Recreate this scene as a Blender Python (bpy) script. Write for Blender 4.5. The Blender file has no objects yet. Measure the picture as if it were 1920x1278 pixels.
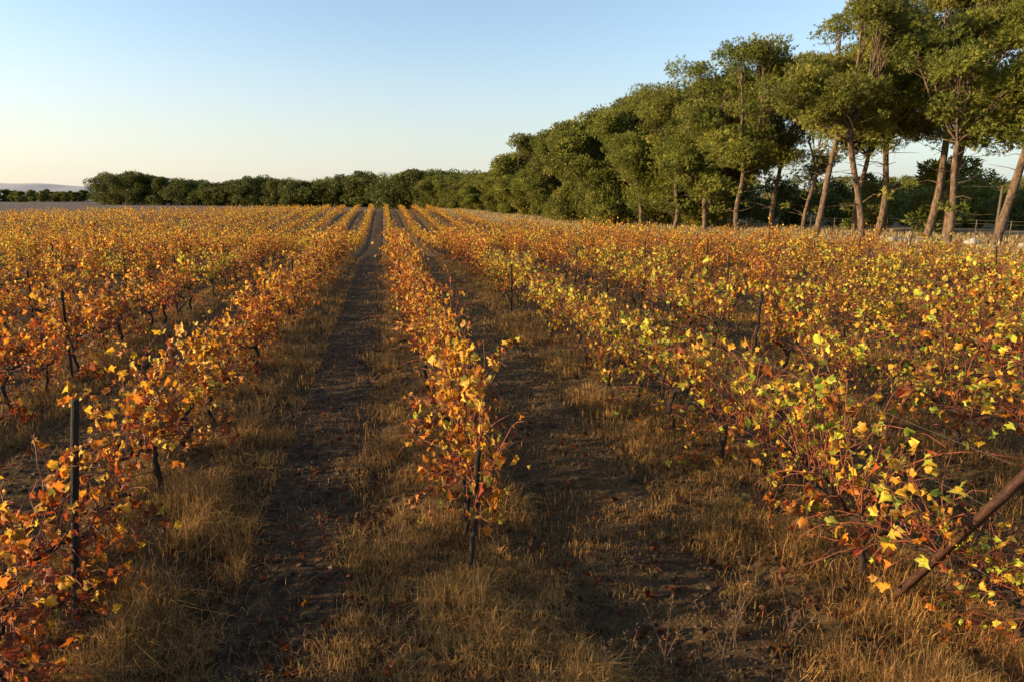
import bpy, math
import numpy as np
from mathutils import Vector
rs = np.random.RandomState
SC = bpy.context.scene
COL = SC.collection
SC.view_settings.view_transform='Standard'
SC.view_settings.look='None'
SC.view_settings.exposure=0

# ------------------------------------------------------------------ helpers
def ss(a,b,x):
    t=np.clip((np.asarray(x,float)-a)/(b-a),0,1); return t*t*(3-2*t)
SP=2.75; X0=0.58
BY=[-50,0,15,22,33,52,80,120,170]; BX=[34,30,24,21.4,20.2,18.2,14.8,11,7.5]
def xb(y): return np.interp(y,BY,BX)
def yend(x): return np.where(np.asarray(x)<0,150+0.62*np.asarray(x),150.0)
def rowdist(x):
    u=(np.asarray(x)-X0)/SP
    return np.abs(u-np.round(u))*SP
_r=rs(5); _w=[( _r.uniform(-1,1,2),_r.uniform(0,6.28)) for _ in range(14)]
def wob(x,y,f):
    s=0
    for i,(d,p) in enumerate(_w):
        k=f*(0.6+i*0.17); s=s+np.sin((x*d[0]+y*d[1])*k*2+p)
    return s/3.7
def terrain(x,y):
    x=np.asarray(x,float); y=np.asarray(y,float)
    fd=ss(17,8,x)
    z=-0.15*ss(25,60,y)-1.05*fd*ss(26,64,y)*(1-ss(66,128,y))+0.62*ss(66,150,y)+0.5*ss(150,300,y)
    z=z+1.1*ss(230,600,y)*ss(-60,-140,x)
    z=z+0.6*ss(0.5,4,x-xb(y))
    infield=ss(1.0,-0.5,x-xb(y))*ss(1,3,y)*(y<160)*(x>-200)
    t=rowdist(x)
    z=z+infield*(0.07*ss(0.8,0.0,t)-0.05*ss(0.2,0.0,np.abs(t-0.72)))
    z=z+0.03*wob(x,y,0.8)*ss(200,60,y)+0.016*wob(x,y,4.0)*ss(40,20,y)
    return z

class Buf:
    def __init__(s): s.V=[];s.F=[];s.C=[];s.n=0
    def add(s,V,F,C=None):
        s.V.append(V); s.F.append(F+s.n); s.n+=len(V)
        if C is not None: s.C.append(C)
    def get(s):
        return np.concatenate(s.V),np.concatenate(s.F),(np.concatenate(s.C) if s.C else None)

def mkmesh(name,V,F,mat,C=None,smooth=False):
    me=bpy.data.meshes.new(name)
    V=np.ascontiguousarray(V,dtype=np.float32); F=np.ascontiguousarray(F,dtype=np.int32)
    k=F.shape[1]
    me.vertices.add(len(V)); me.vertices.foreach_set('co',V.ravel())
    me.loops.add(F.size); me.loops.foreach_set('vertex_index',F.ravel())
    me.polygons.add(len(F)); me.polygons.foreach_set('loop_start',np.arange(0,F.size,k,dtype=np.int32))
    me.update(calc_edges=True)
    if C is not None:
        a=me.color_attributes.new('Col','FLOAT_COLOR','POINT')
        cc=np.ones((len(V),4),np.float32); cc[:,:C.shape[1]]=C
        a.data.foreach_set('color',cc.ravel())
    if smooth: me.polygons.foreach_set('use_smooth',np.ones(len(F),bool))
    me.materials.append(mat)
    return me
def obj(name,me,parent=None,loc=None,**props):
    o=bpy.data.objects.new(name,me); COL.objects.link(o)
    if parent: o.parent=parent
    if loc is not None: o.location=loc
    for k,v in props.items(): o[k]=v
    return o
def tube(P,R,s=6):
    P=np.asarray(P,float); n=len(P); R=np.broadcast_to(R,(n,))
    T=np.gradient(P,axis=0); T/=np.linalg.norm(T,axis=1)[:,None]+1e-9
    ref=np.array([0.31,0.95,0.05]) if abs(T[:,2]).mean()>0.6 else np.array([0.1,0.1,1.0])
    A=np.cross(T,ref); A/=np.linalg.norm(A,axis=1)[:,None]+1e-9
    B=np.cross(T,A)
    th=np.arange(s)*2*np.pi/s
    V=P[:,None]+R[:,None,None]*(np.cos(th)[None,:,None]*A[:,None]+np.sin(th)[None,:,None]*B[:,None])
    V=V.reshape(-1,3)
    i=np.arange(n-1)[:,None]*s; j=np.arange(s)[None]; j2=(j+1)%s
    F=np.stack([i+j,i+j2,i+s+j2,i+s+j],-1).reshape(-1,4)
    return V,F
def unit(v): return v/(np.linalg.norm(v,axis=-1,keepdims=True)+1e-9)

# ------------------------------------------------------------------ materials
def newmat(name):
    m=bpy.data.materials.new(name); m.use_nodes=True
    nt=m.node_tree; nt.nodes.clear()
    return m,nt,nt.nodes,nt.links
def N(ns,t,**kw):
    n=ns.new(t)
    for k,v in kw.items(): setattr(n,k,v)
    return n
def foliage_mat(name,trans=0.4,rough=0.55,nscale=30,tint=(1,1,1),spec=0.3):
    m,nt,ns,L=newmat(name)
    out=N(ns,'ShaderNodeOutputMaterial'); at=N(ns,'ShaderNodeAttribute'); at.attribute_name='Col'
    oi=N(ns,'ShaderNodeObjectInfo'); tc=N(ns,'ShaderNodeTexCoord')
    no=N(ns,'ShaderNodeTexNoise'); no.inputs['Scale'].default_value=nscale; no.inputs['Detail'].default_value=2
    L.new(tc.outputs['Object'],no.inputs['Vector'])
    mr=N(ns,'ShaderNodeMapRange'); mr.inputs[1].default_value=0.3; mr.inputs[2].default_value=0.7
    mr.inputs[3].default_value=0.7; mr.inputs[4].default_value=1.3
    L.new(no.outputs['Fac'],mr.inputs[0])
    hs=N(ns,'ShaderNodeHueSaturation')
    h=N(ns,'ShaderNodeMapRange'); h.inputs[3].default_value=0.49; h.inputs[4].default_value=0.51
    L.new(oi.outputs['Random'],h.inputs[0]); L.new(h.outputs[0],hs.inputs['Hue']); L.new(mr.outputs[0],hs.inputs['Value'])
    L.new(at.outputs['Color'],hs.inputs['Color'])
    p=N(ns,'ShaderNodeBsdfPrincipled'); p.inputs['Roughness'].default_value=rough
    p.inputs['Specular IOR Level'].default_value=spec
    tr=N(ns,'ShaderNodeBsdfTranslucent'); mx=N(ns,'ShaderNodeMixShader'); mx.inputs[0].default_value=trans
    L.new(hs.outputs[0],p.inputs['Base Color']); L.new(hs.outputs[0],tr.inputs['Color'])
    L.new(p.outputs[0],mx.inputs[1]); L.new(tr.outputs[0],mx.inputs[2]); L.new(mx.outputs[0],out.inputs[0])
    return m
def bark_mat(name,c1,c2,scale=12,stretch=0.25,bump=0.6,rough=0.85,metal=0.0,dist=.03):
    m,nt,ns,L=newmat(name)
    out=N(ns,'ShaderNodeOutputMaterial'); tc=N(ns,'ShaderNodeTexCoord'); mp=N(ns,'ShaderNodeMapping')
    mp.inputs['Scale'].default_value=(1,1,stretch); L.new(tc.outputs['Object'],mp.inputs[0])
    no=N(ns,'ShaderNodeTexNoise'); no.inputs['Scale'].default_value=scale; no.inputs['Detail'].default_value=6; no.inputs['Roughness'].default_value=0.7
    L.new(mp.outputs[0],no.inputs['Vector'])
    cr=N(ns,'ShaderNodeValToRGB'); cr.color_ramp.elements[0].position=0.35; cr.color_ramp.elements[1].position=0.65
    cr.color_ramp.elements[0].color=(*c1,1); cr.color_ramp.elements[1].color=(*c2,1)
    L.new(no.outputs['Fac'],cr.inputs[0])
    p=N(ns,'ShaderNodeBsdfPrincipled'); p.inputs['Roughness'].default_value=rough; p.inputs['Metallic'].default_value=metal
    p.inputs['Specular IOR Level'].default_value=0.25
    b=N(ns,'ShaderNodeBump'); b.inputs['Strength'].default_value=bump; b.inputs['Distance'].default_value=dist
    L.new(no.outputs['Fac'],b.inputs['Height']); L.new(b.outputs[0],p.inputs['Normal'])
    L.new(cr.outputs[0],p.inputs['Base Color']); L.new(p.outputs[0],out.inputs[0])
    return m
M_leaf=foliage_mat('vine_leaf',0.48,0.5,25)
M_needle=foliage_mat('pine_needles',0.3,0.6,1.2)
M_grass=foliage_mat('dry_grass',0.35,0.7,3,spec=0.15)
M_vinebark=bark_mat('vine_bark',(0.015,0.010,0.007),(0.055,0.036,0.025),25,0.2,1.0)
M_cane=bark_mat('cane_bark',(0.09,0.024,0.013),(0.25,0.078,0.038),20,0.5,0.3,0.6)
M_pinebark=bark_mat('pine_bark',(0.03,0.021,0.015),(0.22,0.145,0.092),7,0.4,1.0,dist=.12)
M_postwood=bark_mat('dark_post',(0.010,0.008,0.007),(0.045,0.033,0.026),18,0.08,0.9)
M_rust=bark_mat('rusty_steel',(0.018,0.008,0.005),(0.085,0.036,0.02),22,0.4,0.4,0.7,0.2)
M_wire=bark_mat('wire_steel',(0.08,0.07,0.06),(0.16,0.14,0.12),50,1,0.1,0.5,0.6)
M_weed=bark_mat('weed_stem',(0.09,0.05,0.03),(0.2,0.12,0.065),14,0.2,0.3)
M_greywood=bark_mat('grey_wood',(0.16,0.125,0.09),(0.36,0.29,0.22),14,0.2,0.6)
M_oldwood=bark_mat('weathered_post',(0.05,0.04,0.03),(0.14,0.11,0.085),14,0.2,0.6)
M_stone=bark_mat('pale_stone',(0.22,0.2,0.18),(0.42,0.39,0.35),6,1,0.6)
M_clod=bark_mat('soil_clod',(0.022,0.0145,0.009),(0.095,0.062,0.037),9,1,0.6)

def ground_material():
    m,nt,ns,L=newmat('ground_soil_and_straw')
    out=N(ns,'ShaderNodeOutputMaterial'); ge=N(ns,'ShaderNodeNewGeometry')
    at=N(ns,'ShaderNodeAttribute'); at.attribute_name='Col'
    sep=N(ns,'ShaderNodeSeparateColor'); L.new(at.outputs['Color'],sep.inputs[0])
    def noise(sc,det=6,ro=0.6):
        n=N(ns,'ShaderNodeTexNoise'); n.inputs['Scale'].default_value=sc; n.inputs['Detail'].default_value=det; n.inputs['Roughness'].default_value=ro
        L.new(ge.outputs['Position'],n.inputs['Vector']); return n.outputs['Fac']
    def ramp(f,c1,c2,a=0.35,b=0.65):
        r=N(ns,'ShaderNodeValToRGB'); r.color_ramp.elements[0].position=a; r.color_ramp.elements[1].position=b
        r.color_ramp.elements[0].color=(*c1,1); r.color_ramp.elements[1].color=(*c2,1); L.new(f,r.inputs[0]); return r.outputs[0]
    def mix(f,a,b):
        x=N(ns,'ShaderNodeMix'); x.data_type='RGBA'; L.new(f,x.inputs[0]); L.new(a,x.inputs[6]); L.new(b,x.inputs[7]); return x.outputs[2]
    def math_(op,a,b=None):
        x=N(ns,'ShaderNodeMath'); x.operation=op
        for i,v in enumerate((a,b)):
            if v is None: continue
            if isinstance(v,(int,float)): x.inputs[i].default_value=v
            else: L.new(v,x.inputs[i])
        return x.outputs[0]
    n1=noise(1.2); n2=noise(9,8,0.7); n3=noise(45,8,0.75)
    soil=ramp(n2,(0.026,0.0170,0.0105),(0.112,0.074,0.045),0.3,0.7)
    straw=ramp(n3,(0.06,0.037,0.016),(0.26,0.16,0.066),0.3,0.7)
    bare=ramp(n1,(0.11,0.085,0.068),(0.16,0.125,0.10))
    dry=ramp(n2,(0.22,0.15,0.075),(0.40,0.28,0.14),0.3,0.7)
    g=math_('ADD',sep.outputs[0],math_('MULTIPLY',math_('SUBTRACT',n1,0.5),1.3))
    g=math_('ADD',g,math_('MULTIPLY',math_('SUBTRACT',n2,0.5),1.6))
    gm=N(ns,'ShaderNodeClamp'); L.new(g,gm.inputs[0])
    c=mix(gm.outputs[0],soil,straw); c=mix(sep.outputs[1],c,bare); c=mix(sep.outputs[2],c,dry)
    p=N(ns,'ShaderNodeBsdfPrincipled'); p.inputs['Roughness'].default_value=0.95; p.inputs['Specular IOR Level'].default_value=0.1
    L.new(c,p.inputs['Base Color'])
    vo=N(ns,'ShaderNodeTexVoronoi'); vo.inputs['Scale'].default_value=16; L.new(ge.outputs['Position'],vo.inputs['Vector'])
    hsum=math_('ADD',math_('MULTIPLY',n2,1.0),math_('ADD',math_('MULTIPLY',n3,0.4),math_('MULTIPLY',vo.outputs['Distance'],-0.6)))
    b=N(ns,'ShaderNodeBump'); b.inputs['Strength'].default_value=1.0; b.inputs['Distance'].default_value=0.09
    L.new(hsum,b.inputs['Height']); L.new(b.outputs[0],p.inputs['Normal'])
    L.new(p.outputs[0],out.inputs[0]); return m
xs=np.concatenate([-np.geomspace(6000,22,50),np.arange(-21.5,26,0.13),np.geomspace(26.5,6000,50)])
ys=np.concatenate([-np.geomspace(3000,3,25),np.arange(-2.5,30,0.15),np.geomspace(30.3,200,90),np.geomspace(206,9000,45)])
GX,GY=np.meshgrid(xs,ys)
GZ=terrain(GX,GY)
nx,ny=len(xs),len(ys)
I=np.arange(ny-1)[:,None]*nx+np.arange(nx-1)[None]
F=np.stack([I,I+1,I+nx+1,I+nx],-1).reshape(-1,4)
t=rowdist(GX+.12*wob(GX,GY,1.0))
strawf=ss(1.0,0.35,t)*0.9+0.10
rl=(GX>X0)|(GX<X0-SP)
strawf=np.maximum(strawf,np.where(rl,0.42,0.0))
strawf=np.maximum(strawf,0.42*ss(4.0,3,GY))
strawf=np.where(GY>30,strawf*(1-.2*ss(30,60,GY))+.35*ss(30,70,GY),strawf)
outr=ss(-0.5,1.5,GX-xb(GY))
baref=ss(0,3,GY-yend(GX)-1)*(1-outr)
C=np.stack([strawf,baref,outr],-1).reshape(-1,3)
obj('ground',mkmesh('ground',np.stack([GX,GY,GZ],-1).reshape(-1,3),F,ground_material(),C,True),kind='structure',
    label='vineyard ground of dark soil, straw and wheel ruts',category='ground')

def hill(name,pts,col):
    m,nt,ns,L=newmat(name+'_haze')
    out=N(ns,'ShaderNodeOutputMaterial'); p=N(ns,'ShaderNodeBsdfPrincipled'); no=N(ns,'ShaderNodeTexNoise'); no.inputs['Scale'].default_value=0.01
    ge=N(ns,'ShaderNodeNewGeometry'); L.new(ge.outputs['Position'],no.inputs['Vector'])
    cr=N(ns,'ShaderNodeValToRGB'); cr.color_ramp.elements[0].color=(*[c*0.85 for c in col],1); cr.color_ramp.elements[1].color=(*col,1)  # distance haze is painted into the pale base colour, no volume
    L.new(no.outputs['Fac'],cr.inputs[0]); L.new(cr.outputs[0],p.inputs['Base Color']); p.inputs['Roughness'].default_value=1
    L.new(p.outputs[0],out.inputs[0])
    P=np.array(pts,float); n=60; u=np.linspace(0,1,n); s=np.linspace(0,1,len(P))
    x=np.interp(u,s,P[:,0]); y=np.interp(u,s,P[:,1]); h=np.interp(u,s,P[:,2])+2.5*np.sin(u*23)+1.5*np.sin(u*61+1)
    rows=[]
    for k,(f,off) in enumerate([(-.02,-600),(0.45,-330),(0.85,-120),(1,0),(0.8,200),(-.05,700)]):
        rows.append(np.stack([x,y+off,np.maximum(h,0)*f-(2 if f<0 else 0)],-1))
    V=np.concatenate(rows); I=(np.arange(5)[:,None]*n+np.arange(n-1)[None])
    F=np.stack([I,I+1,I+n+1,I+n],-1).reshape(-1,4)
    return obj(name,mkmesh(name,V,F,m,None,True),kind='structure',label='low hazy hill beyond the fields',category='hill')
hill('hill',[(-4200,2500,90),(-3000,2700,85),(-2200,2800,78),(-1500,2900,66),(-1200,2950,58),(-900,3000,44),(-400,3100,5)],(0.44,0.41,0.40))

# ------------------------------------------------------------------ grapevines
LT=np.array([(0,.3),(0,0),(.2,-.14),(.46,-.02),(.40,.2),(.50,.46),(.24,.56),(0,.86),(-.24,.56),(-.50,.46),(-.40,.2),(-.46,-.02),(-.2,-.14)])
LF=np.array([(0,i,i+1 if i<12 else 1) for i in range(1,13)])
DT=np.array([(0,0),(.5,.35),(0,.95),(-.5,.35)]); DF=np.array([(0,1,2),(0,2,3)])
PAL={'y':(0.76,0.42,0.033),'g':(0.84,0.58,0.08),'o':(0.62,0.22,0.020),'r':(0.34,0.075,0.018),'b':(0.15,0.06,0.028),'l':(0.42,0.47,0.045),'d':(0.12,0.19,0.02)}
MIX={'orange':dict(y=.22,g=.06,o=.28,r=.27,b=.16,l=.02,d=.0),'gold':dict(y=.28,g=.10,o=.21,r=.19,b=.15,l=.06,d=.01),'green':dict(y=.22,g=.11,o=.08,r=.12,b=.13,l=.28,d=.07)}
def leaves(r,P,T,size,pal,templ=LT,faces=LF,curl=1.0,redlow=False):
    n=len(P); k=len(templ)
    nrm=unit(np.cross(T,r.normal(size=(n,3)))); S=np.cross(T,nrm)
    sz=size*r.uniform(0.4,1.35,n)
    c1=r.uniform(-1.4,2.8,n)*curl; c2=r.uniform(-1.0,1.6,n)*curl; fold=r.uniform(-.3,.9,n)
    wd=r.uniform(.45,1.1,n)
    x=templ[None,:,0]*wd[:,None]*np.ones((n,1)); y=templ[None,:,1]*np.ones((n,1))
    x=x*r.uniform(.8,1.15,(n,k)); y=y*r.uniform(.88,1.1,(n,k))
    z=-c1[:,None]*x*x-c2[:,None]*(y-.3)**2+fold[:,None]*np.abs(x)+r.normal(0,.08,(n,k))
    V=P[:,None]+sz[:,None,None]*(x[...,None]*S[:,None]+y[...,None]*T[:,None]+z[...,None]*nrm[:,None])
    keys=list(MIX[pal]); pr=np.array([MIX[pal][q] for q in keys]); pr/=pr.sum()
    idx=r.choice(len(keys),n,p=pr)
    if redlow:
        lowm=r.rand(n)<.7*ss(1.05,.35,P[:,2]); idx=np.where(lowm,r.choice([keys.index('r'),keys.index('b'),keys.index('o')],n,p=[.45,.3,.25]),idx)
    base=np.array([PAL[q] for q in keys])[idx]*r.uniform(.6,1.15,(n,1))
    idx2=r.choice(len(keys),n,p=pr); b2=np.array([PAL[q] for q in keys])[idx2]
    mixw=r.uniform(0,.75,(n,1,1))*np.where(np.arange(k)[None,:,None]==0,0,1)
    mixw=mixw*r.uniform(.4,1.4,(n,k,1))
    C=base[:,None]*(1-np.clip(mixw,0,1))+b2[:,None]*np.clip(mixw,0,1)
    Fa=(faces[None]+(np.arange(n)*k)[:,None,None]).reshape(-1,faces.shape[1])
    return V.reshape(-1,3),Fa,C.reshape(-1,3)
def make_vine(seed,pal,ncane=24,leafsp=0.055,lsize=0.105,lod=0,lowp=.34,gap=.25,long=.15):
    r=rs(seed); tb=Buf(); cb=Buf(); LP=[];LD=[]
    zt=.42+r.uniform(0,.1); p=np.array([[0,0,-.08],[.01,0,0],[r.normal(0,.03),r.normal(0,.03),.15],[r.normal(0,.04),r.normal(0,.04),.32],[0,0,zt]])
    q=[];
    for i in range(len(p)-1):
        for f in (0,.33,.66): q.append(p[i]*(1-f)+p[i+1]*f+r.normal(0,.006,3))
    q.append(p[-1]); q=np.array(q)
    R=np.interp(np.arange(len(q)),[0,3,len(q)-3,len(q)-1],[.045,.030,.025,.034])*r.uniform(.85,1.2,len(q))
    tb.add(*tube(q,R,8))
    arms=[]
    for sgn in (1,-1):
        n=9; a=np.zeros((n,3)); a[:,1]=sgn*np.linspace(0,.6,n); a[:,0]=np.cumsum(r.normal(0,.014,n)); a[:,2]=zt+.08*np.sin(np.linspace(0,1.6,n))+r.normal(0,.014,n)
        a[0]=(0,0,zt-.02); tb.add(*tube(a,np.linspace(.022,.011,n)*r.uniform(.8,1.25,n),6)); arms.append(a)
        for j in range(1,n,2):
            s=np.array([a[j],a[j]+[r.normal(0,.02),0,.05],a[j]+[r.normal(0,.03),r.normal(0,.02),.09]]); tb.add(*tube(s,[.012,.010,.006],5))
    vig=lambda yy:.5+.8*(.5+.5*math.sin(yy*5.2+seed*1.7))
    for c in range(ncane):
        a=arms[c%2]; st=a[r.randint(1,len(a))]+[0,0,.04]
        low=r.rand()<lowp
        d=np.array([r.normal(0,.34),r.normal(0,.40),1.0])
        if low: d=np.array([r.choice([-1,1])*r.uniform(.2,.9),r.normal(0,.6),.12])
        if low and r.rand()<.35: st=q[r.randint(3,len(q)-1)]+0.
        d=unit(d); Ln=r.uniform(.4,1.08) if not low else r.uniform(.3,.7)
        if r.rand()<long: Ln*=1.28
        vg=vig(st[1])
        if not low: Ln*=.72+.3*vg
        n=11; P=[st]; side=np.array([r.normal(0,1),r.normal(0,1),0])*.18
        for i in range(n-1):
            g=0.02+.32*(i/n)**1.5*(1.4 if P[-1][2]>1.1 else .7)
            d=unit(d+np.array([0,0,-g*(1.9 if low else 1)])+side*.5*(i/n)+r.normal(0,.13,3)); nx_=P[-1]+d*Ln/n*1.1; nx_[2]=max(nx_[2],.04); P.append(nx_)
        P=np.array(P); cb.add(*tube(P,np.linspace(.0056,.0026,n),4 if lod==0 else 3))
        dn=r.uniform(1-gap*2,1+gap*.8)*vg
        if r.rand()<gap*.6: dn=.08
        m=max(1,int(Ln/leafsp*1.25*dn)); u=r.uniform(.08,1,m)**.75*(n-1)
        i=np.clip(u.astype(int),0,n-2); f=(u-i)[:,None]; b=P[i]*(1-f)+P[i+1]*f
        off=r.normal(0,1,(m,3)); off[:,2]=off[:,2]*.6; off=unit(off)*r.uniform(.015,.075,(m,1))
        LP.append(b+off); LD.append(unit(off*7+np.array([0,0,-.6])+r.normal(0,.5,(m,3))))
        if r.rand()<.7 and lod==0:
            j=r.randint(3,n-2); e=P[j]+unit(r.normal(0,1,3)+[0,0,.3])*r.uniform(.12,.38)
            cb.add(*tube(np.array([P[j],(P[j]+e)/2+r.normal(0,.03,3),e]),[.003,.0025,.0015],3))
            LP.append(np.array([P[j]*.4+e*.6,e])); LD.append(unit(r.normal(0,1,(2,3))+[0,0,-.4]))
    LP=np.concatenate(LP); LD=np.concatenate(LD)
    if lod==0: lv=leaves(r,LP,LD,lsize,pal,redlow=True)
    else: lv=leaves(r,LP,LD,lsize,pal,DT,DF,redlow=True)
    return tb.get(),cb.get(),lv
PALS=['orange','gold','green']
near={}
def vm(tk,cn,lv): return (mkmesh('vine_trunk',tk[0],tk[1],M_vinebark,None,True),mkmesh('vine_canes',cn[0],cn[1],M_cane,None,True),mkmesh('vine_foliage',lv[0],lv[1],M_leaf,lv[2]))
for pi,pal in enumerate(PALS):
    near[pal]=[vm(*make_vine(100+pi*20+s,pal,ncane=[38,42,36,40,46,48][s],leafsp=[.054,.053,.066,.058,.053,.092][s],lsize=.075,gap=.45)) for s in range(7-1)]
near['sparse']=[vm(*make_vine(300+s,'green',ncane=84,leafsp=.115,lsize=.077,lowp=.42,gap=.5,long=.35)) for s in range(4)]
near['full']=[vm(*make_vine(340+s,['orange','gold','orange'][s],ncane=62,leafsp=.064,lsize=.082,lowp=.42,gap=.45,long=.25)) for s in range(3)]
r=rs(11); vines=[]
start={-3:4.2,-2:5.0,-1:3.75,0:5.2,1:3.95}
for k in range(-40,11):
    X=X0+SP*k; y=start.get(k,3.6+r.uniform(0,.6))
    while y<152:
        if X<xb(y)-.3 and y<yend(X):
            if not (r.rand()<.07 and y>8): vines.append((X+r.normal(0,.06),y+(r.normal(0,.08) if y>6 else 0),k))
        if k==-1 and 4.5<y<5.2: y+=.5
        y+=1.12
vines.append((3.78,3.15,1))
vines=np.array(vines)
sp_,cp_=math.sin(math.radians(10.49)),math.cos(math.radians(10.49))
dep=vines[:,0]*sp_+vines[:,1]*cp_; xc=vines[:,0]*cp_-vines[:,1]*sp_
infr=np.abs(xc)<.75*dep+.7
keep=np.abs(xc)<.75*dep+7
order=np.argsort(np.where(infr,dep,1e6)); ind=order[:300]
isind=np.zeros(len(vines),bool); isind[ind]=True
def palette(x,y,r):
    g=.28+.55*(x>2.5)*(y<22)+.2*wob(x,y,.12)
    if x<2 and y<14: g-=.32
    u=r.rand()*.5+.25
    if g>u+.08: return 'green'
    if wob(x+30,y,.06)*.3+.5+(.2 if y>22 else 0)-(.25 if x<2 and y<14 else 0)>r.rand(): return 'gold'
    return 'orange'
VL={'orange':'leafy grapevine with orange and rust autumn leaves on wire trellis','full':'bushy grapevine with orange leaves hanging low to the grass','gold':'leafy grapevine with golden yellow autumn leaves on wire trellis','green':'grapevine with yellow and lingering green leaves on wire trellis','sparse':'straggly grapevine with bare red canes and sparse yellow green leaves'}
for i in ind:
    x,y,k=vines[i]; pal=palette(x,y,r)
    if (k==1 and y<11 and (r.rand()<.6 or y<5.5)) or (k in(2,3) and y<13 and r.rand()<.5): pal='sparse'
    if k in(-1,0) and y<6.2: pal='full'
    tr,cn,lf=near[pal][r.randint(len(near[pal]))]
    e=obj('grapevine',None,None,(x,y,float(terrain(x,y))),label=VL[pal],category='grapevine',group='grapevines trained in vineyard rows')
    e.empty_display_size=.2; s=r.uniform(.86,1.12); e.scale=(s*r.uniform(.75,1.08),s,s*r.uniform(.85,1.18)); e.rotation_euler=(0,0,math.pi*r.randint(2)+r.normal(0,.08))
    if k==-1 and y<4.2: e.scale=(.85,.85,.8)
    if k==0 and y<6.2: e.scale=(.85,.95,1.02)
    if y<3.3: e.scale=(.9,.7,.62)
    obj('trunk',tr,e); obj('canes',cn,e); obj('foliage',lf,e)
lods=[]
for lod,(nc,lsp,ls) in enumerate([(28,.070,.100),(15,.085,.135),(12,.11,.18)]):
    d={}
    for pi,pal in enumerate(PALS):
        d[pal]=[make_vine(500+lod*50+pi*10+s,pal,ncane=nc,leafsp=lsp,lsize=ls,lod=1,gap=.3) for s in range(4)]
    lods.append(d)
fb=Buf(); wb=Buf()
for i in np.where(keep&~isind)[0]:
    x,y,k=vines[i]; l=0 if dep[i]<45 else (1 if dep[i]<85 else 2)
    pal=palette(x,y,r); tk,cn,lv=lods[l][pal][r.randint(4)]
    a=math.pi*r.randint(2)+r.normal(0,.05); s=r.uniform(.82,1.14); M=np.array([[math.cos(a),-math.sin(a),0],[math.sin(a),math.cos(a),0],[0,0,1]])*s
    M[0]*=[.9,.78,.72][l]
    o=np.array([x,y,float(terrain(x,y))])
    fb.add(lv[0]@M.T+o,lv[1],lv[2]*r.uniform(.75,1.15))
    if l<2: wb.add(tk[0]@M.T+o,tk[1])
    if l==0 and dep[i]<38: wb.add(cn[0]@M.T+o,cn[1])
V,F_,C_=fb.get()
ob=obj('distant_grapevines',mkmesh('distant_grapevines',V,F_,M_leaf,C_),kind='stuff',label='far rows of golden autumn grapevines',category='grapevines')
V,F_,_=wb.get()
obj('wood',mkmesh('distant_vine_wood',V,F_,M_vinebark),ob)

# ------------------------------------------------------------------ posts and wires
def post_mesh(seed,h,rad,mat,rough=.003):
    r=rs(seed); z=np.concatenate([[-.25,0],np.linspace(.08,.92,9)*h,[h-.012,h,h+.002]]); n=len(z)
    P=np.stack([r.normal(0,rough,n),r.normal(0,rough,n),z],-1); R=rad*np.concatenate([[1.08,1.05],r.uniform(.93,1.05,9),[.95,.8,.01]])
    b=Buf(); b.add(*tube(P,R,9))
    for zz in (.45*h,.8*h):
        th=np.linspace(0,math.pi,6); b.add(*tube(np.stack([rad*.9+.012*np.sin(th),np.zeros(6),zz+.016*np.cos(th)],-1),.002,4))
    V,F,_=b.get(); return mkmesh('post',V,F,mat,None,True)
pm=[post_mesh(i,1.38,.024,M_postwood) for i in range(3)]
def gz(x,y): return float(terrain(x,y))
PG='posts along the vineyard rows'
o=obj('vineyard_post',post_mesh(9,1.57,.023,M_postwood),None,(-2.10,4.5,gz(-2.1,4.5)-.05),label='tall dark wooden post at end of a vine row',category='post',group=PG); o.rotation_euler=(0.01,.115,0)
o=obj('vineyard_post',post_mesh(8,1.02,.020,M_postwood),None,(.55,4.68,gz(.55,4.68)-.05),label='short dark wooden stake at end of a vine row',category='post',group=PG); o.rotation_euler=(-.02,.07,0)
hw=.025; L_=1.8; ch=np.array([(-hw,-hw*.8),(hw,-hw*.8),(hw,hw*.8),(hw-.008,hw*.8),(hw-.008,-hw*.8+.008),(-hw+.008,-hw*.8+.008),(-hw+.008,hw*.8),(-hw,hw*.8)])
zz=[-.3,L_*.33,L_*.66,L_]; V=np.array([(a,b,z) for z in zz for a,b in ch]); F=[]
for i in range(3):
    for j in range(8): F.append((i*8+j,i*8+(j+1)%8,i*8+8+(j+1)%8,i*8+8+j))
for o_ in (0,24): F+= [(o_+0,o_+1,o_+4,o_+5),(o_+1,o_+2,o_+3,o_+4),(o_+0,o_+5,o_+6,o_+7)]
o=obj('brace_post',mkmesh('brace_post',V,np.array(F),M_rust),None,(3.34,3.74,gz(3.34,3.74)-.03),label='leaning rusty steel end post bracing a vine row',category='post')
o.rotation_euler=(math.radians(33),0,0)
cnt=0
ys0={0:22.,-1:16.5,2:9.7,1:16.2}
for k in range(-16,9):
    X=X0+SP*k; y=ys0.get(k,10.6+(k%3)*.9)
    while y<50:
        d=X*sp_+y*cp_; c=X*cp_-y*sp_
        if X<xb(y)-.5 and abs(c)<.75*d+.5:
            fp=k==2 and y<11; f2=k==1 and y<17
            o=obj('vineyard_post',pm[cnt%3],None,(X+r.normal(0,.03)-(.42 if fp else (.35 if f2 else 0)),y,gz(X,y)),label='dark post standing clear beside a vine row' if fp else 'thin dark post standing in a vine row',category='post',group=PG)
            o.rotation_euler=(r.normal(0,.04),r.normal(0,.04),r.uniform(0,6)); o.scale=(1.15,1.15,.98) if fp else (1,1,r.uniform(.85,1.05)); cnt+=1
        y+=5.9
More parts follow.
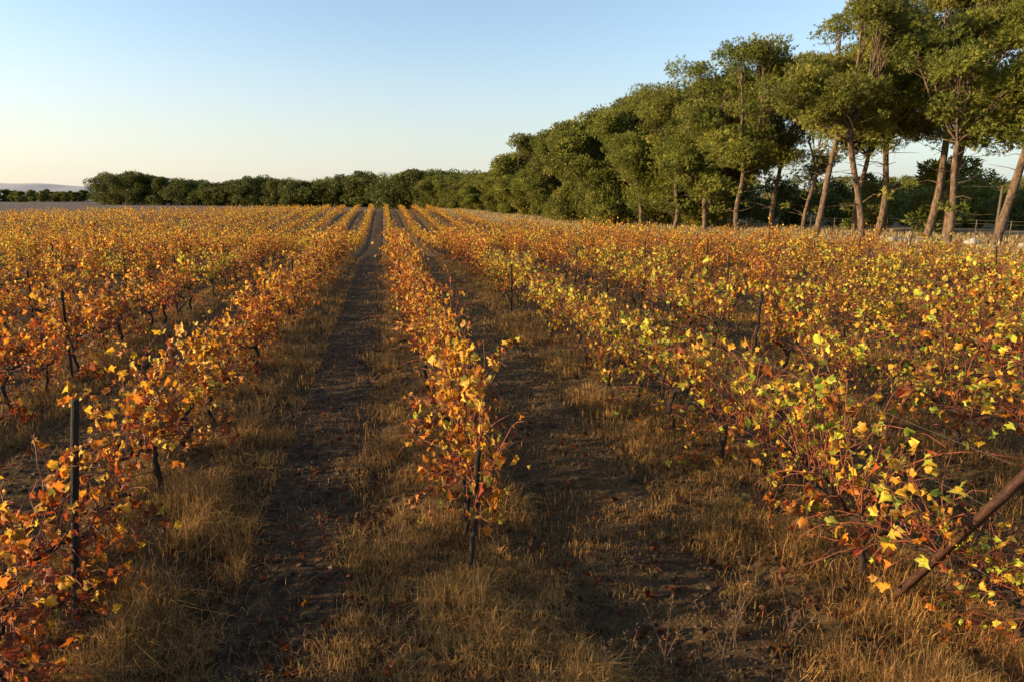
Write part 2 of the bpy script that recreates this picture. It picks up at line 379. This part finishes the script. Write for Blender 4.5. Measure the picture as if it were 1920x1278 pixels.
for k in range(-3,5):
    X=X0+SP*k; y0=start.get(k,4.0)-.3
    if k==1: y0=3.0
    for zi,hh in enumerate((.58,.98,1.28)):
        if k==0 and zi==2: yy=10.4
        else: yy=y0 if k not in(0,) else 4.7
        if k==-1: yy=4.5
        Y=np.arange(yy,50,1.5); Z=terrain(X,Y)+hh+.01*np.sin(Y*1.06)
        obj('trellis_wire',mkmesh('trellis_wire',*tube(np.stack([np.full(len(Y),X+.034),Y,Z],-1),.0018,4),M_wire),None,label='thin steel trellis wire strung along vine row',category='wire',group='trellis wires')

# ------------------------------------------------------------------ grass, clods, weeds, litter
def blades(r,P,h,w,colA,colB,bend=.5):
    n=len(P); a=r.uniform(0,2*np.pi,n); D=np.stack([np.cos(a),np.sin(a),np.zeros(n)],-1)
    a2=r.uniform(0,2*np.pi,n); S=np.stack([np.cos(a2),np.sin(a2),np.zeros(n)],-1)*w[:,None]
    bd=(np.abs(r.normal(0,bend,n))*h)[:,None]
    m=P+D*bd*.3; m[:,2]+=h*.6; tp=P+D*bd; tp[:,2]+=h*np.clip(1-bd[:,0]/h*.35,.3,1)
    V=np.stack([P-S,P+S,m-S*.7,m+S*.7,tp],1).reshape(-1,3)
    o=(np.arange(n)*5)[:,None,None]; F=(np.array([(0,1,3),(0,3,2),(2,3,4)])[None]+o).reshape(-1,3)
    u=r.rand(n,1); c=(colA*(1-u)+colB*u)*r.uniform(.6,1.2,(n,1)); C=np.repeat(c,5,0)
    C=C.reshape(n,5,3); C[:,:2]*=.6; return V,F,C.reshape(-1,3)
r=rs(21)
n=1200000; d=2.6+34*r.rand(n)**2.2; u=r.uniform(-.80,.80,n); xcg=u*(d+1.0)
X=xcg*cp_+d*sp_; Y=-xcg*sp_+d*cp_
tt=rowdist(X+.16*wob(X,Y,1.3)+.05*wob(X,Y,7))
rl=(X>X0)|(X<X0-SP)
pr=ss(1.05,.40,tt)*.85+.045
pr=np.maximum(pr,.6*ss(.5,.95,tt)*((X>-2.2)&(X<-1.15)))
pr=np.maximum(pr,np.where(rl,.27,0))
pr=np.maximum(pr,.28*ss(4.8,3.3,Y))
pr=pr*np.clip(.64+.75*wob(X,Y,1.7)+.35*wob(X,Y,6),.05,1)
pr=np.where(X>xb(Y)-.5,.8,pr)
k_=r.rand(n)<pr; X=X[k_];Y=Y[k_];d=d[k_]
P=np.stack([X,Y,terrain(X,Y)-.01],-1)
tall=.07+.10*np.clip(wob(X,Y,1.1)*.6+.5,0,1.4)
h=tall*r.uniform(.3,1.8,len(X))*(.40+.60*ss(1.25,.5,rowdist(X))); w=.0010+.00030*d
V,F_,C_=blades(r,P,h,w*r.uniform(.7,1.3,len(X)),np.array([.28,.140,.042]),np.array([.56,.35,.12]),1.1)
gp=np.repeat((r.rand(len(X))<.05),5); C_[gp]=C_[gp]*np.array([.45,.75,.4])
obj('dry_grass',mkmesh('dry_grass',V,F_,M_grass,C_),kind='stuff',label='dry straw coloured grass under the vine rows',category='grass')
print('BLADES',len(X))
n=26000; d=2.8+20*r.rand(n)**1.7; xcg=r.uniform(-.8,.8,n)*(d+.6); X=xcg*cp_+d*sp_; Y=-xcg*sp_+d*cp_
k_=(r.rand(n)<.12+.88*ss(.4,.9,rowdist(X)))&(X<xb(Y)-1); X=X[k_];Y=Y[k_]; n=len(X)
sz=r.uniform(.006,.02,n)*(1+1.2*(r.rand(n)<.08)); OV=np.array([(1,0,0),(0,1,0),(-1,0,0),(0,-1,0),(0,0,1),(0,0,-1)],float)
OF=np.array([(0,1,4),(1,2,4),(2,3,4),(3,0,4),(1,0,5),(2,1,5),(3,2,5),(0,3,5)])
V=(OV[None]*r.uniform(.6,1.3,(n,6,1))+r.normal(0,.2,(n,6,3)))*sz[:,None,None]*np.array([1,1,.7])+np.stack([X,Y,terrain(X,Y)+sz*.1],-1)[:,None]
obj('soil_clods',mkmesh('soil_clods',V.reshape(-1,3),(OF[None]+(np.arange(n)*6)[:,None,None]).reshape(-1,3),M_clod),kind='stuff',label='small loose clods of soil in lanes',category='soil')
n=50000; Y=r.uniform(12,135,n); X=xb(Y)+r.uniform(-.8,16,n)
P=np.stack([X,Y,terrain(X,Y)-.01],-1); h=r.uniform(.12,.42,n)
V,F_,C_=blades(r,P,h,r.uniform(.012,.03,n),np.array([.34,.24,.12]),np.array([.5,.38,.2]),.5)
obj('bank_grass',mkmesh('bank_grass',V,F_,M_grass,C_),kind='stuff',label='dry grass on the bank below the pines',category='grass')
n=20000; d=3+24*r.rand(n)**1.8; xcg=r.uniform(-.8,.8,n)*(d+.5); X=xcg*cp_+d*sp_; Y=-xcg*sp_+d*cp_
k_=r.rand(n)<.35+.65*ss(1.0,.3,rowdist(X)); X=X[k_];Y=Y[k_]; n=len(X)
P=np.stack([X,Y,terrain(X,Y)+r.uniform(.008,.03,n)],-1); T=r.normal(size=(n,3)); T[:,2]*=.25
MIX['litter']=dict(o=.04,r=.26,b=.70); 
V,F_,C_=leaves(r,P,unit(T),.06,'litter',curl=1.3); C_*=.5
obj('leaf_litter',mkmesh('leaf_litter',V,F_,M_leaf,C_),kind='stuff',label='fallen brown vine leaves on the soil',category='leaves')
for i,(wx,wy) in enumerate([(1.95,3.42),(2.1,3.55),(1.6,3.5),(2.4,3.45),(2.25,3.75),(1.3,3.45)]):
    b=Buf()
    for s in range(4):
        hgt=r.uniform(.22,.48); dx,dy=r.normal(0,.12,2); q=np.linspace(0,1,7)
        Pp=np.stack([dx*q**1.5,dy*q**1.5,hgt*q],-1)+np.array([r.normal(0,.02),r.normal(0,.02),-.02]); b.add(*tube(Pp,np.linspace(.0020,.0009,7),4))
        for j in range(22):
            c=Pp[r.randint(3,7)]+r.normal(0,.006,3)+[0,0,r.uniform(-.03,.03)]; e=c+unit(r.normal(0,1,3)+[0,0,.8])*r.uniform(.01,.03)
            b.add(*tube(np.array([c,(c+e)/2,e]),[.0008,.0026,.0006],4))
    V,F_,_=b.get()
    obj('dry_weed',mkmesh('dry_weed',V,F_,M_weed),None,(wx,wy,gz(wx,wy)),label='tall dry weed with seed heads in grass',category='weed',group='dry weeds')

# ------------------------------------------------------------------ pines
def clump(r,c,a,b,n,L,w,base,up=.35,tuft=1,rnd=.62):
    m=max(1,n//tuft)
    D=unit(r.normal(size=(m,3))); rad=(r.uniform(.2,1.0,m)**.5)[:,None]
    P=c+D*rad*np.array([a,a,b])*r.uniform(.88,1.15,(m,1)); tdir=unit(D*np.array([1,1,.8])+np.array([0,0,up])+r.normal(0,.3,(m,3)))
    tc_=r.uniform(.65,1.3,(m,1))
    P=np.repeat(P,tuft,0); nd=unit(np.repeat(tdir,tuft,0)+r.normal(0,rnd,(m*tuft,3))); n=len(P)
    P=P+r.normal(0,.03,(n,3))
    S=unit(np.cross(nd,r.normal(size=(n,3))))*w*r.uniform(.6,1.3,(n,1))
    V=np.stack([P-S,P+S,P+nd*L*r.uniform(.6,1.3,(n,1))],1).reshape(-1,3)
    C=base*np.repeat(tc_,tuft,0)*r.uniform(.75,1.25,(n,1)); C=np.repeat(C,3,0)
    return V,np.arange(3*n).reshape(-1,3),C
GR=[np.array(c) for c in ((.155,.17,.024),(.185,.195,.03),(.125,.142,.022),(.23,.22,.036))]
def make_pine(seed,H,R,lean=(0,0),fork=.42,low=.42,nl=7,ncl=9,dens=420,L=.26,w=.034,r0=None,top=(0,0),csz=.75,crf=(.30,.45),tuft=1,along=4,flat=.7,rr0=.4):
    r=rs(seed); tb=Buf(); cb=Buf(); r0=r0 or H*.0155
    zf=H*fork; n=9; q=np.linspace(0,1,n)
    wig=r.normal(0,.28,2); P=np.stack([lean[0]*q+wig[0]*np.sin(q*5)*H*.05,lean[1]*q+wig[1]*np.sin(q*4)*H*.05,-.3+(zf+.3)*q],-1)
    Rr=np.linspace(r0,r0*.72,n)*r.uniform(.93,1.07,n); Rr[0]*=1.35; tb.add(*tube(P,Rr,10)); fk=P[-1]
    zc=H*(low+1)/2; rz=H*(1-low)/2; cen=np.array([lean[0]*1.6+top[0],lean[1]*1.6+top[1],zc])
    a0=r.uniform(0,6.28)
    def put(cc,k=1):
        sz=r.uniform(.65,1.3)*csz*R/3.2*k
        base=GR[r.randint(4)]*r.uniform(.7,1.2)
        cb.add(*clump(r,cc,sz,sz*r.uniform(.5,.75)*flat/.6,int(dens*sz*sz/.55)+tuft,L,w,base,tuft=tuft,rnd=.5))
    for l in range(nl):
        if l==0: u=np.array([r.normal(0,.15),r.normal(0,.15),.82])
        else:
            ang=a0+l*2.4+r.normal(0,.3); el=-.9+1.78*((l*.618)%1)+r.normal(0,.06); rr=math.sqrt(max(.3,1-el*el*.65))*r.uniform(rr0,.9)
            if el<-.4: rr*=.8
            u=np.array([math.cos(ang)*rr,math.sin(ang)*rr,min(el,.86)])
        tip=cen+u*np.array([R,R,rz]); 
        bi=n-1 if tip[2]>zc else int(np.clip(np.searchsorted(P[:,2],tip[2]-r.uniform(.5,1.5)),2,n-1)); st=P[bi]
        if l==0: st=fk
        dv=tip-st; ct=st+dv*np.array([.55,.55,.38 if l else .5])+r.normal(0,.09,3)*np.linalg.norm(dv)
        s=np.linspace(0,1,10)[:,None]; Q=(1-s)**2*st+2*s*(1-s)*ct+s*s*tip+r.normal(0,.07,(10,3))*np.sin(s*3.14)
        tb.add(*tube(Q,np.linspace(r0*(.62 if l==0 else .34),.025,10),7))
        cr=R*r.uniform(*crf)
        for c in range(ncl):
            o=r.normal(0,1,3); o=o/np.linalg.norm(o)*r.uniform(.2,1.2)*cr; o[2]=o[2]*flat*.95+.10*cr
            cc=tip+o; cc[2]=min(cc[2],H-.3)
            j=r.randint(5,10); s0=Q[j]; mid=(s0+cc)/2+r.normal(0,.12,3)-[0,0,.08]
            tb.add(*tube(np.array([s0,mid,cc]),[.025,.016,.008],4)); put(cc)
        for c in range(along):
            j=r.randint(3,8); e=Q[j]+unit(r.normal(0,1,3)+[0,0,.2])*r.uniform(.4,1.1); tb.add(*tube(np.array([Q[j],(Q[j]+e)/2+r.normal(0,.08,3),e]),[.018,.012,.006],4))
            if e[2]>H*low*.95: put(e,.75)
        for c in range(4):
            j=r.randint(2,7); e=Q[j]+unit(r.normal(0,1,3))*r.uniform(.5,1.3); tb.add(*tube(np.array([Q[j],(Q[j]+e)/2+r.normal(0,.08,3),e]),[.016,.010,.005],4))
    for c in range(16):
        j=r.randint(3,n); e=P[j]+np.array([r.normal(0,1),r.normal(0,1),r.uniform(-.2,.6)])*.9; tb.add(*tube(np.array([P[j],(P[j]+e)/2+r.normal(0,.1,3),e]),[.028,.016,.007],5))
        if r.rand()<.2: put(e,.5)
    return tb.get(),cb.get()
def add_tree(nm,tm,cm,x,y,label,sc=1,rot=0,group='pines lining the vineyard edge',scz=None):
    e=obj(nm,None,None,(x,y,gz(x,y)),label=label,category='tree',group=group); e.rotation_euler=(0,0,rot); e.scale=(sc,sc,scz or sc)
    obj('trunk',tm,e); obj('crown',cm,e); return e
hero=[
 (22.8,41.6,11.6,3.9,(-.3,0),.40,.36,14,9,'tall pine with forked pale trunk and spreading crown'),
 (28.1,46.7,11.9,3.8,(.3,0),.44,.36,13,9,'tall pine with dark straight trunk and rounded crown'),
 (24.5,36.1,12.3,3.2,(.9,0),.46,.44,12,9,'slender leaning pine with airy crown'),
 (24.9,32.5,11.8,3.4,(-1.3,0),.50,.48,12,9,'pine with trunk leaning over and flat topped crown'),
 (30.3,38.4,13.8,4.2,(.3,0),.42,.42,14,9,'tall pine with low fork and broad dark crown'),
 (30.7,34.8,14.2,4.0,(.8,0),.46,.46,13,9,'tall pine with thick pale trunk and dense top'),
 (27.5,29.8,11.0,3.2,(.3,.2),.45,.42,12,9,'pine with crooked pale trunk and layered crown'),
 (29.3,28.8,13.9,3.8,(1.3,0),.42,.34,15,9,'large pine leaning with heavy spreading limbs'),
 (30.2,27.2,15,3.5,(.5,-.2),.40,.16,20,8,'large pine with foliage hanging low on trunk'),
 (36.0,39.0,15.2,4.4,(.2,0),.44,.46,14,9,'tall pine with broad dark crown and bare trunk'),
 (35.0,32.0,16,4.4,(.3,0),.44,.42,15,9,'tall pine with broad dark crown and bare trunk'),
 (33.0,44.0,12.6,4.0,(.3,0),.42,.45,12,9,'tall pine with broad dark crown and bare trunk'),
 (26.3,40.0,8.5,2.2,(.5,0),.45,.42,7,8,'slim younger pine among the taller pines'),
 (22.8,46.6,11.5,3.8,(-.3,0),.38,.22,17,9,'broad pine with bushy crown and visible trunk'),
 (22.5,51.6,11.2,3.8,(.3,0),.35,.12,19,9,'broad pine with bushy crown and visible trunk'),
 (21.6,56.5,11.4,3.8,(-.2,0),.35,.04,21,9,'broad pine with bushy crown and visible trunk'),
]
for i,(x,y,H,R,ln,fk,lw,nl,ncl,lb) in enumerate(hero):
    t_,c_=make_pine(900+i,H,R,ln,fk,lw,nl,ncl,dens=600,L=.15,w=.022,csz=.72,crf=(.26,.40),tuft=8,flat=.55 if i<13 else .62,rr0=.45,along=3)
    add_tree('pine_tree',mkmesh('pine_trunk',t_[0],t_[1],M_pinebark,None,True),mkmesh('pine_crown',c_[0],c_[1],M_needle,c_[2]),x,y,lb)
mid=[]
for i in range(6):
    t_,c_=make_pine(950+i,10.5,[3.6,4.1,3.3,3.8,3.7,4.2][i],(0.2*(i-2),0),.5,[.0,.05,.02,.03,.0,.06][i],28,8,dens=380,L=.20,w=.042,csz=.80,crf=(.28,.40),tuft=6,along=2,flat=.65)
    mid.append((mkmesh('pine_trunk',t_[0],t_[1],M_pinebark,None,True),mkmesh('pine_crown',c_[0],c_[1],M_needle,c_[2])))
r=rs(77)
ml=[(21.0,61.3,10.4),(20.5,66.0,10.9),(20.3,70.8,9.8),(19.9,76,9.9),(19.6,81.5,8.8),(19.3,87,7.8),(19,94,10.8),(18.6,98.5,6.8),(18.1,103,6.8),(17.6,107.5,5.9),(17.0,112,6.5),(16.3,118,5.8),(15.4,124,6.0),(14.6,130,5.4),(13.8,136,5.8),(12.6,143,5.6),
    (27,52,11),(27,56,10.6),(26.0,60.5,11.2),(25.6,65,10.6),(25.2,70,10.8),(25,75,9.8),(24.6,80,9.6),(24.3,86,9),(24,92,8.2),(23.4,99,7.5),(22,106,6.8),(21,115,6.6),(19,126,6.4),(17,138,6.4),(14,150,6.8),(11,156,7)]
for i,(x,y,H) in enumerate(ml):
    t_,c_=mid[r.randint(6)]; s=H/10.5
    add_tree('pine_tree',t_,c_,x,y,'bushy pine with dense foliage down to low trunk' if i<16 else 'dense rounded pine in the windbreak row',sc=max(s,.74)*r.uniform(.9,1.1),rot=r.uniform(0,6.28),scz=s)

def wood(name,trees,label,L,w,dens,n=16,tn=(.5,.85)):
    r=rs(len(trees)); cb=Buf(); tb=Buf()
    for (x,y,H,R) in trees:
        z=gz(x,y); tb.add(*tube(np.array([[x,y,z-.3],[x+.1,y,z+H*.3],[x+.2,y,z+H*.6]]),[.2,.16,.08],6))
        tint=r.uniform(*tn); g=GR[r.randint(3)]*tint
        for c in range(n):
            a=r.uniform(0,6.28); rr=r.uniform(.1,.8); zz=r.uniform(.08,.9); rr*=math.sqrt(max(.2,1-(zz-.5)**2*2.4))
            cc=np.array([x+math.cos(a)*rr*R,y+math.sin(a)*rr*R,z+zz*H]); sz=R*r.uniform(.22,.38)
            cb.add(*clump(r,cc,sz,sz*.62,dens,L,w,g*r.uniform(.85,1.2)))
    V,F,C=cb.get(); o=obj(name,mkmesh(name,V,F,M_needle,C),kind='stuff',label=label,category='woodland')
    V,F,_=tb.get(); obj('trunks',mkmesh(name+'_trunks',V,F,M_pinebark),o); return o
r=rs(31); T=[]
prof=[(-.60,.031),(-.585,.036),(-.555,.039),(-.51,.036),(-.48,.032),(-.44,.026),(-.40,.028),(-.37,.032),(-.33,.029),(-.29,.024),(-.25,.030),(-.215,.039),(-.19,.033),(-.175,.024),(-.155,.043),(-.12,.041),(-.085,.034),(-.06,.035),(-.03,.032),(0,.034)]
pb=np.array([p[0] for p in prof]); pe=np.array([p[1] for p in prof])
for row in range(3):
    b=-.58
    while b<.0:
        d=262-(b+.6)*150+row*9+r.uniform(-4,4)
        if b>-.18: d-=25
        x,y=b*d*cp_+d*sp_,d*cp_-b*d*sp_
        top=2.8+np.interp(b,pb,pe)*d*r.uniform(.97,1.08); H=top-gz(x,y)
        if row>0: H*=.97
        T.append((x,y,H,r.uniform(5,8))); b+=r.uniform(.015,.026)
wood('distant_woodland',T,'dark belt of pines beyond the fields',.45,.17,300,20,(.42,.58))
T=[]
for i in range(46):
    b=-.80+i*.0065+r.uniform(-.004,.004); d=r.uniform(380,460); x,y=b*d*cp_+d*sp_,d*cp_-b*d*sp_
    T.append((x,y,r.uniform(4.5,7.5),r.uniform(3,5)))
wood('distant_orchard',T,'low row of round trees on the horizon',.7,.3,110,16,(.5,.75))
T=[]
while len(T)<80:
    d=r.uniform(46,130); b=r.uniform(.10,.80); x,y=b*d*cp_+d*sp_,d*cp_-b*d*sp_
    if x<xb(y)+16: continue
    T.append((x,y,r.uniform(3.0,5.4)*(1+.25*(d>100)),r.uniform(2.2,3.8)))
wood('background_woodland',T,'smaller trees and scrub behind the pine row',.3,.085,220,16,(.6,1.0))

# ------------------------------------------------------------------ bits by the pines
def log(x,y,Ln,rad,rot,mat,label):
    r=rs(int(x*10)); n=12; q=np.linspace(0,1,n); P=np.stack([(q-.5)*Ln,.08*np.sin(q*5),rad*.8+.03*np.sin(q*7)],-1)
    R=rad*np.linspace(1,.72,n)*r.uniform(.93,1.07,n); R[0]*=.1; R[-1]*=.1; P[0,0]=P[1,0]-.0; P[-1,0]=P[-2,0]
    b=Buf(); b.add(*tube(P,R,10)); j=P[5]; b.add(*tube(np.array([j,j+[.2,.15,.25],j+[.3,.2,.5]]),[.06,.05,.03],6))
    V,F,_=b.get(); o=obj('fallen_log',mkmesh('fallen_log',V,F,mat,None,True),None,(x,y,gz(x,y)),label=label,category='log',group='fallen logs'); o.rotation_euler=(0,0,rot)
log(27.2,31.9,2.6,.17,-.15,M_greywood,'pale fallen log lying on dry grass bank')
log(29.0,25.6,3.0,.18,-.3,M_greywood,'pale fallen log beside a pine trunk')
import bmesh
bm=bmesh.new(); bmesh.ops.create_icosphere(bm,subdivisions=3,radius=.34)
for v in bm.verts:
    v.co*=1+.18*math.sin(v.co.x*9+1)*math.cos(v.co.y*8)+.08*math.sin(v.co.z*17); v.co.z*=.7
me=bpy.data.meshes.new('boulder'); bm.to_mesh(me); bm.free(); me.materials.append(M_stone)
obj('pale_boulder',me,None,(28.0,28.7,gz(28,28.7)+.12),label='pale rounded boulder at foot of pines',category='boulder')
def pole(x,y,h,rad,label,nm='wooden_pole'):
    P=np.array([[0,0,-.4],[0,0,h*.3],[.02,0,h*.7],[.03,0,h-.02],[.03,0,h]]); b=Buf(); b.add(*tube(P,[rad,rad*.95,rad*.85,rad*.8,.01],8))
    V,F,_=b.get(); return obj(nm,mkmesh(nm,V,F,M_oldwood,None,True),None,(x,y,gz(x,y)),label=label,category='pole')
pole(34.2,33.6,3.0,.09,'slim grey wooden pole standing among pines')
pole(-54.0,109.5,4.7,.13,'dark wooden pole standing at field edge')
fe=obj('wire_fence',None,None,(0,0,0),label='wire fence with thin wooden posts behind pines',category='fence')
fx=np.array([(40,24),(37.5,34),(34.5,44),(32,56),(30.5,70)],float); us=np.linspace(0,4,22); pts=np.stack([np.interp(us,range(5),fx[:,0]),np.interp(us,range(5),fx[:,1])],-1)
fpm=post_mesh(77,1.0,.035,M_oldwood)
for a,b in pts: obj('post',fpm,fe,(a,b,gz(a,b)))
for hh in (.4,.75,.95):
    obj('wire',mkmesh('fence_wire',*tube(np.stack([pts[:,0],pts[:,1]-.05,terrain(pts[:,0],pts[:,1])+hh],-1),.006,4),M_wire),fe)

# ------------------------------------------------------------------ light
AZ=math.radians(-88); EL=math.radians(11)
D=Vector((math.sin(AZ)*math.cos(EL),math.cos(AZ)*math.cos(EL),math.sin(EL)))
sl=bpy.data.lights.new('sun','SUN'); sl.energy=11; sl.angle=math.radians(.5); sl.color=(1,.73,.40)
so=bpy.data.objects.new('sun',sl); COL.objects.link(so); so.rotation_euler=D.to_track_quat('Z','Y').to_euler()
w=bpy.data.worlds.new('World'); SC.world=w; w.use_nodes=True; nt=w.node_tree; nt.nodes.clear(); L=nt.links
sk=nt.nodes.new('ShaderNodeTexSky'); sk.sky_type='NISHITA'; sk.sun_disc=False; sk.sun_elevation=EL; sk.sun_rotation=AZ
sk.air_density=1.0; sk.dust_density=1.0; sk.ozone_density=2.2
hs=nt.nodes.new('ShaderNodeHueSaturation'); hs.inputs['Saturation'].default_value=.86; hs.inputs['Value'].default_value=1.2; L.new(sk.outputs[0],hs.inputs['Color'])
tc=nt.nodes.new('ShaderNodeTexCoord'); sx=nt.nodes.new('ShaderNodeSeparateXYZ'); L.new(tc.outputs['Generated'],sx.inputs[0])
h1=nt.nodes.new('ShaderNodeMapRange'); h1.interpolation_type='SMOOTHSTEP'; h1.inputs[1].default_value=.24; h1.inputs[2].default_value=-.03; h1.inputs[3].default_value=0; h1.inputs[4].default_value=.78
L.new(sx.outputs['Z'],h1.inputs[0])
h2=nt.nodes.new('ShaderNodeMapRange'); h2.inputs[1].default_value=.9; h2.inputs[2].default_value=-.7; L.new(sx.outputs['X'],h2.inputs[0])
hc=nt.nodes.new('ShaderNodeMix'); hc.data_type='RGBA'; hc.inputs[6].default_value=(2.35,2.7,2.9,1); hc.inputs[7].default_value=(4.2,3.65,2.9,1); L.new(h2.outputs[0],hc.inputs[0])
mx=nt.nodes.new('ShaderNodeMix'); mx.data_type='RGBA'; L.new(h1.outputs[0],mx.inputs[0]); L.new(hs.outputs[0],mx.inputs[6]); L.new(hc.outputs[2],mx.inputs[7])
bg=nt.nodes.new('ShaderNodeBackground'); bg.inputs[1].default_value=.25; wo=nt.nodes.new('ShaderNodeOutputWorld')
L.new(mx.outputs[2],bg.inputs[0]); L.new(bg.outputs[0],wo.inputs[0])
cam=bpy.data.cameras.new('camera'); cam.lens=24; cam.sensor_width=36; cam.clip_end=20000; cam.clip_start=.05
co=bpy.data.objects.new('camera',cam); COL.objects.link(co); co.location=(0,0,2.8); co.rotation_euler=(math.radians(90-11.65),0,math.radians(-10.49))
SC.camera=co
